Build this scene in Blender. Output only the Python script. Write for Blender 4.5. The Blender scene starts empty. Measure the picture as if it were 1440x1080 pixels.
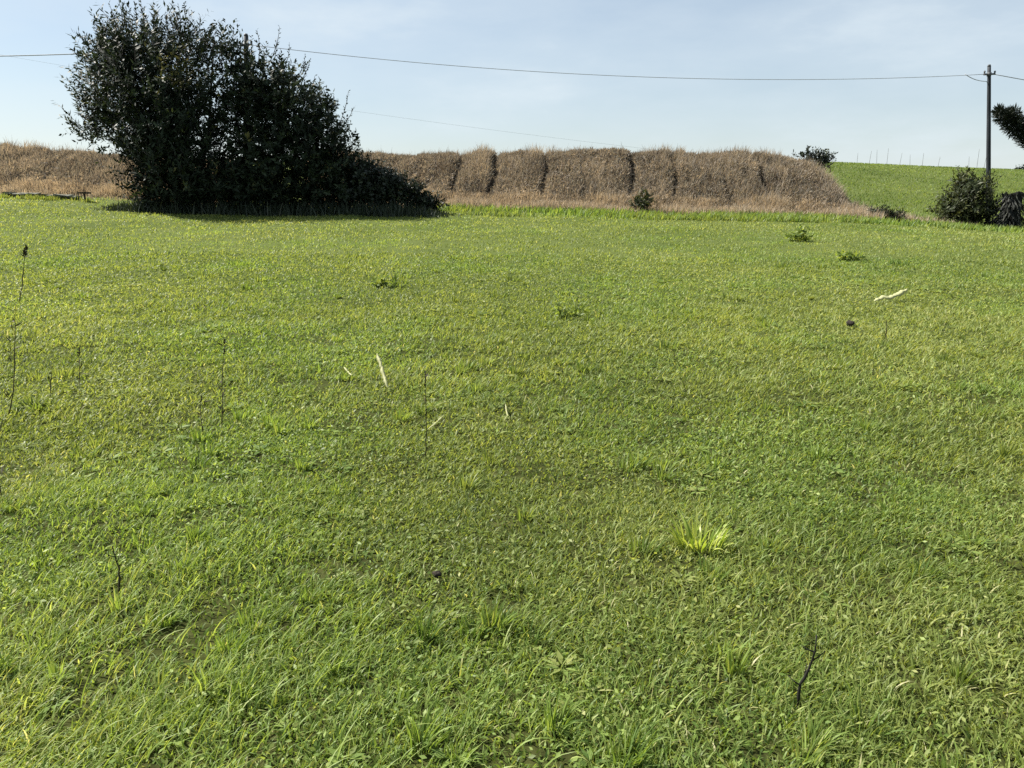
import bpy, math
import numpy as np
from mathutils import Vector

rng = np.random.default_rng(11)
SC = bpy.context.scene
COL = SC.collection

# ------------------------------------------------------------------ camera
F = 1088.0                       # focal length in pixels of a 1440 wide frame
PITCH = math.atan(266.0 / F)
EYE = 1.6
cam_d = bpy.data.cameras.new('camera')
cam = bpy.data.objects.new('camera', cam_d)
COL.objects.link(cam)
cam_d.sensor_width = 36.0
cam_d.lens = 36.0 * F / 1440.0
cam_d.clip_start = 0.05
cam_d.clip_end = 3000.0
cam.location = (0, 0, EYE)
cam.rotation_euler = (math.pi / 2 - PITCH, 0, 0)
SC.camera = cam
CP, SP = math.cos(PITCH), math.sin(PITCH)


def ray(px, py):
    u = (540 - py) / F
    return np.array([(px - 720) / F, CP + SP * u, -SP + CP * u])


def at(px, py, Y):
    d = ray(px, py)
    return np.array([0, 0, EYE]) + d * (Y / d[1])


# ------------------------------------------------------------------ noise
_tab = np.random.default_rng(5).random((64, 64, 64)).astype(np.float32)


def vnoise(x, y, z=0.0):
    x = np.asarray(x, float); y = np.asarray(y, float); z = np.asarray(z, float) + 0 * x
    xi, yi, zi = np.floor(x).astype(int), np.floor(y).astype(int), np.floor(z).astype(int)
    fx, fy, fz = x - xi, y - yi, z - zi
    fx = fx * fx * (3 - 2 * fx); fy = fy * fy * (3 - 2 * fy); fz = fz * fz * (3 - 2 * fz)
    r = 0
    for a in (0, 1):
        for b in (0, 1):
            for c in (0, 1):
                w = (fx if a else 1 - fx) * (fy if b else 1 - fy) * (fz if c else 1 - fz)
                r = r + w * _tab[(xi + a) & 63, (yi + b) & 63, (zi + c) & 63]
    return r


def fbm(x, y, z=0.0, o=3):
    s, t, a = 0, 0, 1.0
    for k in range(o):
        s = s + a * vnoise(np.asarray(x) * 2**k + 7.3 * k, np.asarray(y) * 2**k + 3.1 * k, np.asarray(z) * 2**k)
        t += a; a *= .5
    return s / t


# ------------------------------------------------------------------ terrain
EDGE_PX = [-500, 0, 170, 400, 640, 900, 1200, 1440, 1900]
EDGE_PY = [262, 273, 281, 291, 293, 301, 309, 327, 348]
_ep = np.array([at(a, b, 30.0) for a, b in zip(EDGE_PX, EDGE_PY)])
CR_PX = [-900, 0, 700, 1100, 1180, 1300, 1440, 1700, 2200]
CR_PY = [232, 232, 231, 231, 231, 236, 241, 250, 262]
YC = 88.0
_cp = np.array([at(a, b, YC) for a, b in zip(CR_PX, CR_PY)])


def H(x, y):
    x = np.asarray(x, float); y = np.asarray(y, float)
    ze = np.interp(x * 30 / np.maximum(y, 30), _ep[:, 0], _ep[:, 2]) * 0 + np.interp(x, _ep[:, 0], _ep[:, 2])
    zc = np.interp(x * YC / np.maximum(y, 30.0), _cp[:, 0], _cp[:, 2])
    t = np.clip(y / 30.0, 0, 1)
    near = ze * t**1.5
    s = np.clip((y - 30) / (YC - 30), 0, 1)
    sh = np.sin(s * math.pi / 2)**1.15
    far = ze + (zc - ze) * sh
    z = np.where(y < 30, near, far)
    over = np.clip(y - YC, 0, None)
    z = z - np.minimum(over**1.5 * .004, 16.0)
    bump = (fbm(x * .9, y * .9) - .5) * .07 + (fbm(x * .18 + 5, y * .18) - .5) * .12 * np.clip(y / 10, 0, 1)
    return z + bump * np.clip((60 - y) / 30, .25, 1)


def ground_at(px, py):
    d = ray(px, py)
    ts = np.concatenate([np.linspace(1, 40, 4000), np.linspace(40, 120, 1500)])
    P = np.array([0, 0, EYE])[None] + d[None] * ts[:, None]
    below = np.nonzero(P[:, 2] < H(P[:, 0], P[:, 1]))[0]
    i = below[0] if len(below) else len(ts) - 1
    p = P[i]
    p[2] = float(H(p[0], p[1]))
    return p


# ------------------------------------------------------------------ mesh helpers
def link(o, parent=None):
    COL.objects.link(o)
    if parent is not None:
        o.parent = parent
        o.matrix_parent_inverse = parent.matrix_world.inverted()
    return o


def tag(o, label=None, cat=None, group=None, kind=None):
    if label: o['label'] = label
    if cat: o['category'] = cat
    if group: o['group'] = group
    if kind: o['kind'] = kind
    return o


def empty(name, loc):
    e = bpy.data.objects.new(name, None)
    e.empty_display_size = .1
    e.location = [float(v) for v in loc]
    COL.objects.link(e)
    bpy.context.view_layer.update()
    return e


def raw_mesh(name, V, loops, starts, totals, mat, parent=None, hue=None, smooth=True, origin=None):
    """V (n,3), flat loop vertex indices, polygon starts and sizes"""
    V = np.asarray(V, np.float32)
    if parent is not None:
        V = V - np.array(parent.location, np.float32)
    elif origin is not None:
        V = V - np.asarray(origin, np.float32)
    me = bpy.data.meshes.new(name)
    me.vertices.add(len(V)); me.loops.add(len(loops)); me.polygons.add(len(starts))
    me.vertices.foreach_set('co', V.ravel())
    me.loops.foreach_set('vertex_index', np.asarray(loops, np.int32))
    me.polygons.foreach_set('loop_start', np.asarray(starts, np.int32))
    me.polygons.foreach_set('use_smooth', np.full(len(starts), smooth, bool))
    if hue is not None:
        at_ = me.attributes.new('hue', 'FLOAT', 'POINT')
        at_.data.foreach_set('value', np.asarray(hue, np.float32))
    me.update(calc_edges=True)
    me.validate()
    if mat is not None:
        me.materials.append(mat)
    o = bpy.data.objects.new(name, me)
    COL.objects.link(o)
    if parent is not None:
        o.parent = parent
    elif origin is not None:
        o.location = [float(v) for v in origin]
    return o


class Soup:
    """collects many small repeated pieces that become ONE mesh"""
    def __init__(s): s.V = []; s.L = []; s.S = []; s.T = []; s.h = []; s.nv = 0; s.nl = 0

    def add(s, P, faces, hue):
        """P (N,k,3) pieces, faces = list of index tuples into k, hue (N,) or (N,k)"""
        N, k, _ = P.shape
        if N == 0: return
        pat = np.concatenate([np.array(f) for f in faces])
        sizes = np.array([len(f) for f in faces])
        st = np.concatenate([[0], np.cumsum(sizes)[:-1]])
        base = s.nv + np.arange(N)[:, None] * k
        s.L.append((pat[None] + base).ravel())
        s.S.append((st[None] + s.nl + np.arange(N)[:, None] * len(pat)).ravel())
        s.T.append(np.tile(sizes, N))
        s.V.append(P.reshape(-1, 3))
        hue = np.asarray(hue, float)
        if hue.ndim == 0: hue = np.full(N, float(hue))
        s.h.append(np.repeat(hue, k) if hue.ndim == 1 else hue.ravel())
        s.nv += N * k; s.nl += N * len(pat)

    def build(s, name, mat, parent=None, smooth=True, origin=None):
        return raw_mesh(name, np.concatenate(s.V), np.concatenate(s.L), np.concatenate(s.S), np.concatenate(s.T),
                        mat, parent, np.concatenate(s.h), smooth, origin)


def norm(a): return a / np.maximum(np.linalg.norm(a, axis=-1, keepdims=True), 1e-9)


def blades(soup, P, L, W, yaw, lean, hue, segs=3, up=None):
    """curved tapering grass blades; lean (N,2) horizontal bend as a share of the length"""
    N = len(P)
    lat = np.stack([np.cos(yaw), np.sin(yaw), 0 * yaw], 1)
    rows = []
    lm = np.linalg.norm(lean, axis=1)
    for i in range(segs + 1):
        t = i / segs
        h = lean * (L * (.35 * t + .65 * t * t))[:, None]
        z = L * t * np.sqrt(np.clip(1 - (lm * (.35 + .65 * t))**2 * .8, .04, 1))
        c = P + np.concatenate([h, z[:, None]], 1)
        if i == segs:
            rows.append(c)
        else:
            w = W * (1 - t**1.6) * (.75 + .25 * min(1, t * 3 + .3)) * .5
            rows.append(c - lat * w[:, None]); rows.append(c + lat * w[:, None])
    k = len(rows)
    faces = []
    for i in range(segs - 1):
        a = 2 * i
        faces.append((a, a + 1, a + 3, a + 2))
    a = 2 * (segs - 1)
    faces.append((a, a + 1, k - 1))
    soup.add(np.stack(rows, 1), faces, hue)


def leaves(soup, P, D, Nn, L, W, hue, bend=.15):
    """pointed leaves: base P, direction D, face normal Nn"""
    S = norm(np.cross(D, Nn)); Nn = norm(np.cross(S, D))
    L = L[:, None]; W = W[:, None]
    m = P + D * L * .45 - Nn * L * bend * .3
    V = np.stack([P, m - S * W * .5, P + D * L - Nn * L * bend, m + S * W * .5, m - Nn * L * .03], 1)
    soup.add(V, [(0, 1, 4), (4, 1, 2), (0, 4, 3), (4, 2, 3)], hue)


def tube(soup, pts, rad, n=7, hue=.5, cap=True):
    pts = np.asarray(pts, float); m = len(pts)
    rad = np.broadcast_to(np.asarray(rad, float), (m,))
    T = norm(np.gradient(pts, axis=0))
    ref = np.array([0, 0, 1.0]) if abs(T[:, 2]).mean() < .8 else np.array([1.0, 0, 0])
    A = norm(np.cross(T, ref)); B = np.cross(T, A)
    th = np.arange(n) * 2 * math.pi / n
    ring = pts[:, None] + rad[:, None, None] * (A[:, None] * np.cos(th)[None, :, None] + B[:, None] * np.sin(th)[None, :, None])
    V = ring.reshape(1, -1, 3)
    faces = []
    for i in range(m - 1):
        for j in range(n):
            q = (j + 1) % n
            faces.append((i * n + j, i * n + q, (i + 1) * n + q, (i + 1) * n + j))
    if cap:
        faces.append(tuple(range(n))[::-1]); faces.append(tuple((m - 1) * n + j for j in range(n)))
    soup.add(V, faces, hue)


def unit(n):
    return norm(rng.normal(size=(n, 3)))


# ------------------------------------------------------------------ materials
def new_mat(name):
    m = bpy.data.materials.new(name); m.use_nodes = True
    nt = m.node_tree; nt.nodes.clear()
    out = nt.nodes.new('ShaderNodeOutputMaterial')
    return m, nt, out


def ramp(nt, stops, fac):
    r = nt.nodes.new('ShaderNodeValToRGB')
    e = r.color_ramp.elements
    while len(e) < len(stops): e.new(.5)
    for k, (p, c) in enumerate(stops):
        e[k].position = p; e[k].color = (*c, 1)
    nt.links.new(fac, r.inputs[0])
    return r.outputs[0]


def leaf_mat(name, stops, rough=.5, transl=.35, tint=(1.25, 1.15, .5), spec=.35):
    m, nt, out = new_mat(name)
    a = nt.nodes.new('ShaderNodeAttribute'); a.attribute_name = 'hue'
    c = ramp(nt, stops, a.outputs['Fac'])
    p = nt.nodes.new('ShaderNodeBsdfPrincipled')
    nt.links.new(c, p.inputs['Base Color'])
    p.inputs['Roughness'].default_value = rough
    p.inputs['Specular IOR Level'].default_value = spec
    t = nt.nodes.new('ShaderNodeBsdfTranslucent')
    mul = nt.nodes.new('ShaderNodeMixRGB'); mul.blend_type = 'MULTIPLY'; mul.inputs[0].default_value = 1
    mul.inputs[2].default_value = (*tint, 1)
    nt.links.new(c, mul.inputs[1]); nt.links.new(mul.outputs[0], t.inputs['Color'])
    mx = nt.nodes.new('ShaderNodeMixShader'); mx.inputs[0].default_value = transl
    nt.links.new(p.outputs[0], mx.inputs[1]); nt.links.new(t.outputs[0], mx.inputs[2])
    nt.links.new(mx.outputs[0], out.inputs[0])
    return m


def noise_mat(name, stops, scale=6, rough=.85, detail=8, bump=.4, stretch=(1, 1, 1), bdist=.02, spec=.25):
    m, nt, out = new_mat(name)
    g = nt.nodes.new('ShaderNodeNewGeometry')
    mp = nt.nodes.new('ShaderNodeMapping'); mp.inputs['Scale'].default_value = stretch
    nt.links.new(g.outputs['Position'], mp.inputs['Vector'])
    n = nt.nodes.new('ShaderNodeTexNoise'); n.inputs['Scale'].default_value = scale
    n.inputs['Detail'].default_value = detail; n.inputs['Roughness'].default_value = .65
    nt.links.new(mp.outputs[0], n.inputs['Vector'])
    p = nt.nodes.new('ShaderNodeBsdfPrincipled')
    nt.links.new(ramp(nt, stops, n.outputs['Fac']), p.inputs['Base Color'])
    p.inputs['Roughness'].default_value = rough
    p.inputs['Specular IOR Level'].default_value = spec
    b = nt.nodes.new('ShaderNodeBump'); b.inputs['Strength'].default_value = bump; b.inputs['Distance'].default_value = bdist
    nt.links.new(n.outputs['Fac'], b.inputs['Height']); nt.links.new(b.outputs[0], p.inputs['Normal'])
    nt.links.new(p.outputs[0], out.inputs[0])
    return m


OLIVE = [(0, (.048, .086, .020)), (.3, (.135, .185, .044)), (.55, (.220, .270, .072)), (.78, (.32, .35, .11)), (.92, (.44, .43, .20)), (1, (.58, .55, .33))]
LUSH = [(0, (.040, .088, .018)), (.3, (.118, .190, .040)), (.55, (.205, .290, .066)), (.8, (.32, .40, .115)), (1, (.46, .49, .20))]
GRASS = [(p * .49, c) for p, c in OLIVE] + [(.51 + p * .49, c) for p, c in LUSH]      # hue 0-.49 olive blades, .51-1 lush blades


def lushness(hue, x, y, extra=0):
    pr = np.clip((fbm(x * .6 + 50, y * .5 + 17, 0, 3) - .435) * 2.6 + np.clip((4.6 - y) / 4.5, -.12, .5) + extra, .04, .92)
    return np.clip(hue, 0, 1) * .49 + np.where(rng.random(len(hue)) < pr, .51, 0)
M_grass = leaf_mat('grass_blades', GRASS, rough=.5, transl=.5, tint=(1.3, 1.2, .6), spec=.3)
M_soil = noise_mat('meadow_soil', [(.3, (.020, .022, .008)), (.5, (.038, .044, .013)), (.7, (.060, .062, .022))], scale=9.0, bump=.8, spec=.02)  # soil, kept dark so gaps in the sward read as shadow
M_bush = leaf_mat('dark_evergreen_leaves', [(0, (.006, .010, .006)), (.5, (.022, .034, .019)), (.85, (.05, .068, .038)), (1, (.13, .12, .04))], rough=.5, transl=.2, spec=.14)
M_bramble = leaf_mat('bramble_leaves', [(0, (.008, .014, .008)), (.6, (.018, .028, .016)), (1, (.06, .075, .035))], rough=.5, transl=.1, spec=.3)
M_shrub = leaf_mat('shrub_leaves', [(0, (.010, .017, .008)), (.6, (.026, .036, .015)), (1, (.09, .095, .035))], rough=.5, transl=.15)
M_olive = leaf_mat('olive_shrub_leaves', [(0, (.014, .022, .010)), (.5, (.045, .058, .024)), (1, (.14, .145, .06))], rough=.5, transl=.25, spec=.2)
M_bark = noise_mat('bark', [(.35, (.012, .011, .010)), (.65, (.045, .040, .034))], scale=9, bump=.8, stretch=(1, 1, .25))
M_dry = leaf_mat('dead_brush', [(0, (.075, .060, .048)), (.22, (.178, .152, .128)), (.36, (.238, .224, .178)), (.46, (.305, .258, .215)), (.58, (.345, .30, .24)), (.75, (.38, .32, .23)), (.9, (.52, .42, .31)), (1, (.62, .53, .40))], rough=.8, transl=.35, tint=(1.1, .95, .7), spec=.1)
M_earth = noise_mat('bank_earth', [(.3, (.050, .038, .028)), (.55, (.10, .078, .056)), (.75, (.14, .12, .075))], scale=2.2, bump=.9, bdist=.1)
M_pole = noise_mat('weathered_pole', [(.35, (.016, .019, .024)), (.65, (.042, .048, .056))], scale=4, stretch=(3, 3, .3), bump=.3, rough=.75)
M_metal = noise_mat('galvanised_iron', [(.4, (.05, .055, .06)), (.6, (.10, .105, .11))], scale=30, rough=.55, bump=.1)
M_cable = noise_mat('cable_sheath', [(.4, (.34, .36, .39)), (.6, (.42, .44, .47))], scale=5, rough=.7, bump=0)
M_twig = leaf_mat('dark_stalk', [(0, (.012, .011, .008)), (.5, (.045, .038, .018)), (1, (.10, .095, .035))], rough=.7, transl=.05)
M_weed = leaf_mat('weed_leaves', [(0, (.09, .14, .035)), (.5, (.19, .26, .06)), (1, (.32, .36, .11))], transl=.6, rough=.5)
M_pale = leaf_mat('pale_straw', [(0, (.44, .45, .21)), (1, (.58, .58, .34))], rough=.6, transl=.45, tint=(1, 1, .8))
M_bright = leaf_mat('bright_tuft', [(0, (.08, .14, .02)), (.5, (.24, .33, .05)), (1, (.42, .46, .12))], rough=.4, transl=.45, tint=(1.1, 1.1, .5))
M_stone = noise_mat('edging_stone', [(.35, (.07, .072, .055)), (.65, (.16, .16, .12))], scale=5, bump=.6)
M_clod = noise_mat('dark_clod', [(.35, (.012, .010, .008)), (.65, (.04, .03, .022))], scale=40, bump=.8)

_nt = M_soil.node_tree
_p = [n for n in _nt.nodes if n.type == 'BSDF_PRINCIPLED'][0]
_src = _p.inputs['Base Color'].links[0].from_socket
_g = _nt.nodes.new('ShaderNodeNewGeometry'); _s = _nt.nodes.new('ShaderNodeSeparateXYZ'); _nt.links.new(_g.outputs['Position'], _s.inputs[0])
_m = _nt.nodes.new('ShaderNodeMapRange'); _m.inputs['From Min'].default_value = 5.0; _m.inputs['From Max'].default_value = 15.0
_nt.links.new(_s.outputs['Y'], _m.inputs['Value'])
_n = _nt.nodes.new('ShaderNodeTexNoise'); _n.inputs['Scale'].default_value = .35; _n.inputs['Detail'].default_value = 10
_nt.links.new(_g.outputs['Position'], _n.inputs['Vector'])
_x = _nt.nodes.new('ShaderNodeMixRGB'); _nt.links.new(_m.outputs[0], _x.inputs[0]); _nt.links.new(_src, _x.inputs[1])
_nt.links.new(ramp(_nt, [(.3, (.058, .078, .020)), (.7, (.090, .110, .034))], _n.outputs['Fac']), _x.inputs[2])
_nt.links.new(_x.outputs[0], _p.inputs['Base Color'])

# ------------------------------------------------------------------ ground sheet
xs = np.concatenate([-np.geomspace(500, 12, 60), np.linspace(-11.8, 11.8, 190), np.geomspace(12, 500, 60)])
ys = np.concatenate([np.linspace(-30, -1, 20), np.linspace(-.8, 12, 170), np.linspace(12.2, 34, 110), np.linspace(34.6, 100, 90), np.geomspace(102, 900, 40)])
GX, GY = np.meshgrid(xs, ys)
GV = np.stack([GX, GY, H(GX, GY)], -1).reshape(-1, 3)
nx, ny = len(xs), len(ys)
ii, jj = np.meshgrid(np.arange(nx - 1), np.arange(ny - 1))
q = (jj * nx + ii).ravel()
gl = np.stack([q, q + 1, q + nx + 1, q + nx], 1)
ground = raw_mesh('ground', GV, gl.ravel(), np.arange(len(q)) * 4, None, M_soil)
tag(ground, kind='structure')

# ------------------------------------------------------------------ meadow grass
def patch(x, y):
    return fbm(x * .55 + 11, y * .55 + 4, 0, 4)


def scatter_wedge(n, y0, y1, expo):
    """points in the field with density ~ Y**-expo, in the view plus a margin"""
    out = np.zeros((0, 2))
    wmax = .76 * y1 + 1.0
    while len(out) < n:
        m = n * 2
        u = rng.random(m)
        e = 2 - expo                     # width grows with Y, so the areal pdf is Y**(1-expo)
        if abs(e) < 1e-6:
            y = y0 * (y1 / y0)**u
        else:
            y = (y0**e + u * (y1**e - y0**e))**(1 / e)
        w = .76 * y + 1.0
        x = (rng.random(m) * 2 - 1) * w
        keep = rng.random(m) < (w / y) / ((.76 * y0 + 1) / y0)
        out = np.concatenate([out, np.stack([x, y], 1)[keep]])
    return out[:n]


def base_hue(x, y):
    dry = np.clip((fbm(x * .28 + 3, y * .20 + 9, 0, 3) - .48) * 2.2, -.35, .5)       # wide yellower stretches
    sm = (patch(x * 2.2, y * 2.2) - .5) * .8
    return .51 + np.clip((4.2 - y) / 3, 0, 1) * .07 + dry * .15 + sm * np.clip(.50 - y * .02, .24, .5) + np.clip((y - 4) / 10, 0, 1) * .01


def grass_zone(soup, n, y0, y1, expo, L, W, segs, leanmag):
    p = scatter_wedge(n, y0, y1, expo)
    # tufted: thin out the hollows
    d = fbm(p[:, 0] * 3.1 + 2, p[:, 1] * 3.1, 0, 2)
    hol = fbm(p[:, 0] * 10 + 2, p[:, 1] * 10 + 31, 0, 2)
    bare = fbm(p[:, 0] * 2.6 + 70, p[:, 1] * 2.6 + 5, 0, 3)
    keep = np.clip((bare - .265) * 22, .05, 1) * np.clip(.55 + (d - .35) * 2.0, .38, 1) * np.clip((hol - .22) * 8, .10, 1)
    p = p[rng.random(len(p)) < keep]
    x, y = p[:, 0], p[:, 1]
    N = len(p)
    z = H(x, y) - .004
    hg = np.clip(.55 + 1.1 * (fbm(x * 1.3, y * 1.3 + 20, 0, 3) - .2), .4, 1.6)
    ll = L(y) * (.45 + .8 * rng.random(N)) * hg
    tallness = np.clip((3.6 - y) / 2.0, 0, 1)
    ll = ll * (1 + .35 * tallness * np.clip(1.3 - (x / y + .75) * .9, .15, 1.2) * (rng.random(N) < .5))
    ww = W(y) * (.6 + .8 * rng.random(N))
    yaw = rng.random(N) * math.pi * 2
    ang = rng.normal(.35, 1.15 + .4 * (1 - tallness), N) + (fbm(x * 1.1, y * 1.1 + 40) - .5) * 4.5
    mag = np.clip(leanmag + rng.normal(0, .24, N), .05, 1.06)
    lean = np.stack([np.cos(ang), np.sin(ang)], 1) * mag[:, None]
    hue = base_hue(x, y) + rng.normal(0, .13, N)
    hue = np.where(rng.random(N) < np.clip(.045 - y * .003, .008, 1), .74 + .26 * rng.random(N), np.clip(hue, 0, .85))
    blades(soup, np.stack([x, y, z], 1), ll, ww, yaw, lean, lushness(hue, x, y), segs)


G = Soup()
grass_zone(G, 140000, 1.25, 4.0, 1.0, lambda y: .070, lambda y: .0066, 4, .84)
grass_zone(G, 190000, 3.6, 10., 1.5, lambda y: .062 + .003 * (y - 3.6), lambda y: .0074 + .0012 * (y - 3.6), 3, .80)
grass_zone(G, 240000, 9., 31.5, 1.3, lambda y: .060 + .0008 * (y - 9), lambda y: .013 + .0010 * (y - 9), 2, .78)

# short matted under-layer that closes the sward
for n_, a_, b_, ex in ((70000, 1.25, 5., 1.0), (110000, 4.5, 16., 1.4)):
    p = scatter_wedge(n_, a_, b_, ex)
    x, y = p[:, 0], p[:, 1]; N = len(p)
    a = rng.random(N) * 6.28
    mg = np.clip(rng.normal(.85, .2, N), .2, 1.06)
    blades(G, np.stack([x, y, H(x, y) - .002], 1), (.028 + .0012 * y) * (.6 + .8 * rng.random(N)), .006 + .0013 * y * (.6 + .8 * rng.random(N)), rng.random(N) * 6.28,
           np.stack([np.cos(a), np.sin(a)], 1) * mg[:, None], lushness(np.clip(base_hue(x, y) - .10 + rng.normal(0, .16, N), 0, .9), x, y), 2)
# denser, longer tussocks
NT = 260
p = scatter_wedge(NT, 1.5, 16., 1.5)
for (cx, cy) in p:
    m = int(rng.integers(25, 80)); rad = .03 + .012 * cy * rng.random()
    a = rng.random(m) * 6.28; rr = rad * np.sqrt(rng.random(m))
    x, y = cx + rr * np.cos(a), cy + rr * np.sin(a)
    ln = (.05 + .045 * rng.random() * (1 + .5 * (cy < 2.6))) * (.5 + .8 * rng.random(m))
    tn = np.clip(rng.normal(.42, .10), .2, .6)
    blades(G, np.stack([x, y, H(x, y)], 1), ln, (.0055 + .0011 * cy) * (.6 + .7 * rng.random(m)), rng.random(m) * 6.28,
           np.stack([np.cos(a) * .6 + .35, np.sin(a) * .6 + .1], 1) * (.35 + .9 * rng.random((m, 1))), lushness(np.clip(rng.normal(tn, .12, m), 0, .9), x, y, .25), 4)
# leaning long blades bottom left and right, as the mower left them
N = 950
x = rng.normal(-.62, .30, N); y = 1.35 + rng.random(N)**1.4 * 1.3; x = x * y
ang = rng.normal(.55, .4, N); mg = np.clip(rng.normal(.85, .15, N), .3, 1.05)
blades(G, np.stack([x, y, H(x, y)], 1), .075 + .085 * rng.random(N), .0045 + .003 * rng.random(N), rng.random(N) * 6.28, np.stack([np.cos(ang), np.sin(ang)], 1) * mg[:, None],
       lushness(np.clip(rng.normal(.6, .15, N), 0, 1), x, y, .1), 5)

# low rosettes of broader leaves (plantain, dandelion, dock seedlings)
p = scatter_wedge(1250, 1.6, 13., 1.3)
p = p[rng.random(len(p)) < np.clip((fbm(p[:, 0] * .7 + 3, p[:, 1] * .7 + 60, 0, 2) - .36) * 5, .06, 1)]
for (cx, cy) in p:
    m = int(rng.integers(6, 14)); a = np.arange(m) * 2.4 + rng.random() * 6 + rng.normal(0, .3, m)
    R_ = (.035 + .004 * cy) * (.6 + .7 * rng.random())
    B = np.stack([cx + .012 * np.cos(a), cy + .012 * np.sin(a), np.full(m, float(H(cx, cy)) + .015)], 1)
    D = norm(np.stack([np.cos(a), np.sin(a), .25 + .55 * rng.random(m)], 1))
    NN = norm(np.stack([-np.cos(a) * .5, -np.sin(a) * .5, np.ones(m)], 1) + rng.normal(0, .2, (m, 3)))
    leaves(G, B, D, NN, R_ * (.7 + .6 * rng.random(m)), R_ * .34 * (.7 + .6 * rng.random(m)), lushness(np.clip(rng.normal(rng.normal(.5, .1), .1, m), 0, .85), np.full(m, cx), np.full(m, cy), .1), .35)

# small broad leaves (clover, plantain, daisies' leaves) low in the sward
p = scatter_wedge(95000, 1.3, 14., 1.35)
d = fbm(p[:, 0] * 1.4 + 30, p[:, 1] * 1.4 + 8, 0, 3)
p = p[rng.random(len(p)) < np.clip((d - .38) * 4.5, .08, 1) * np.clip((p[:, 1] - 1.2) / 2.2, .25, 1)]
x, y = p[:, 0], p[:, 1]; N = len(p)
size = (.0105 + .0010 * y) * (.6 + .9 * rng.random(N))
pz = H(x, y) + .008 + .045 * rng.random(N)**1.3
D = norm(np.stack([rng.normal(size=N), rng.normal(size=N), rng.normal(.1, .45, N)], 1))
NN = norm(np.stack([rng.normal(0, .5, N), rng.normal(0, .5, N), np.ones(N)], 1))
hue = lushness(np.clip(base_hue(x, y) + .06 + rng.normal(0, .13, N), 0, .85), x, y)
leaves(G, np.stack([x, y, pz], 1), D, NN, size * 1.5, size * .72, hue, bend=.2)

# lush taller strip along the far edge of the meadow
N = 26000
px_ = rng.random(N) * 900 + 620
yy = 30.1 - rng.random(N)**1.3 * 3.2
xx = (px_ - 720) / F * yy * 1.03
keep = rng.random(N) < np.clip((fbm(xx * .5, yy * .8, 0, 3) - .33) * 4, .05, 1)
xx, yy = xx[keep], yy[keep]; N = len(xx)
blades(G, np.stack([xx, yy, H(xx, yy)], 1), .10 + .20 * rng.random(N)**2, .03 + .03 * rng.random(N), rng.random(N) * 6.28,
       np.stack([rng.normal(.2, .3, N), rng.normal(0, .3, N)], 1), lushness(np.clip(.42 + rng.normal(0, .14, N), 0, .8), xx, yy, .55), 2)

# hillside behind, right of the bank
N = 90000
yy = 31 + (YC + 4 - 31) * rng.random(N)**1.25
xx = (rng.random(N) * 1.05 - .30) * yy
keep = (xx > 8.5 + (yy - 31) * .05)
xx, yy = xx[keep], yy[keep]; N = len(xx)
hh = .27 + (fbm(xx * .12, yy * .07, 0, 3) - .5) * .6 + rng.normal(0, .11, N)
brn = np.clip((xx / yy - .58) * 6, 0, 1) * np.clip((fbm(xx * .2, yy * .2 + 5, 0, 2) - .35) * 3, 0, 1)
hh = hh + brn * .35
blades(G, np.stack([xx, yy, H(xx, yy) - .01], 1), .07 + .08 * rng.random(N), .022 + .0006 * yy, rng.random(N) * 6.28,
       np.stack([rng.normal(.15, .4, N), rng.normal(0, .4, N)], 1), np.clip(hh + .08, 0, .92) * .49 + .51 * (rng.random(N) < .35), 2)
N = 1500                                                  # rank tufts hiding the old edging
xx = at(2, 276, 28.9)[0] + rng.random(N) * (at(135, 276, 28.9)[0] - at(2, 276, 28.9)[0]); yy = 28.55 + rng.random(N) * .45
kk = rng.random(N) < np.clip((fbm(xx * 1.6, yy * 1.6, 0, 2) - .35) * 4, .1, 1); xx, yy = xx[kk], yy[kk]; N = len(xx)
blades(G, np.stack([xx, yy, H(xx, yy)], 1), .07 + .14 * rng.random(N), .02 + .02 * rng.random(N), rng.random(N) * 6.28, rng.normal(0, .35, (N, 2)), np.clip(rng.normal(.5, .2, N), 0, .95) * .49, 2)
grass = G.build('grass', M_grass)
tag(grass, 'short mown meadow grass with clover and straw bits covering the field and hillside', kind='stuff')

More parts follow.
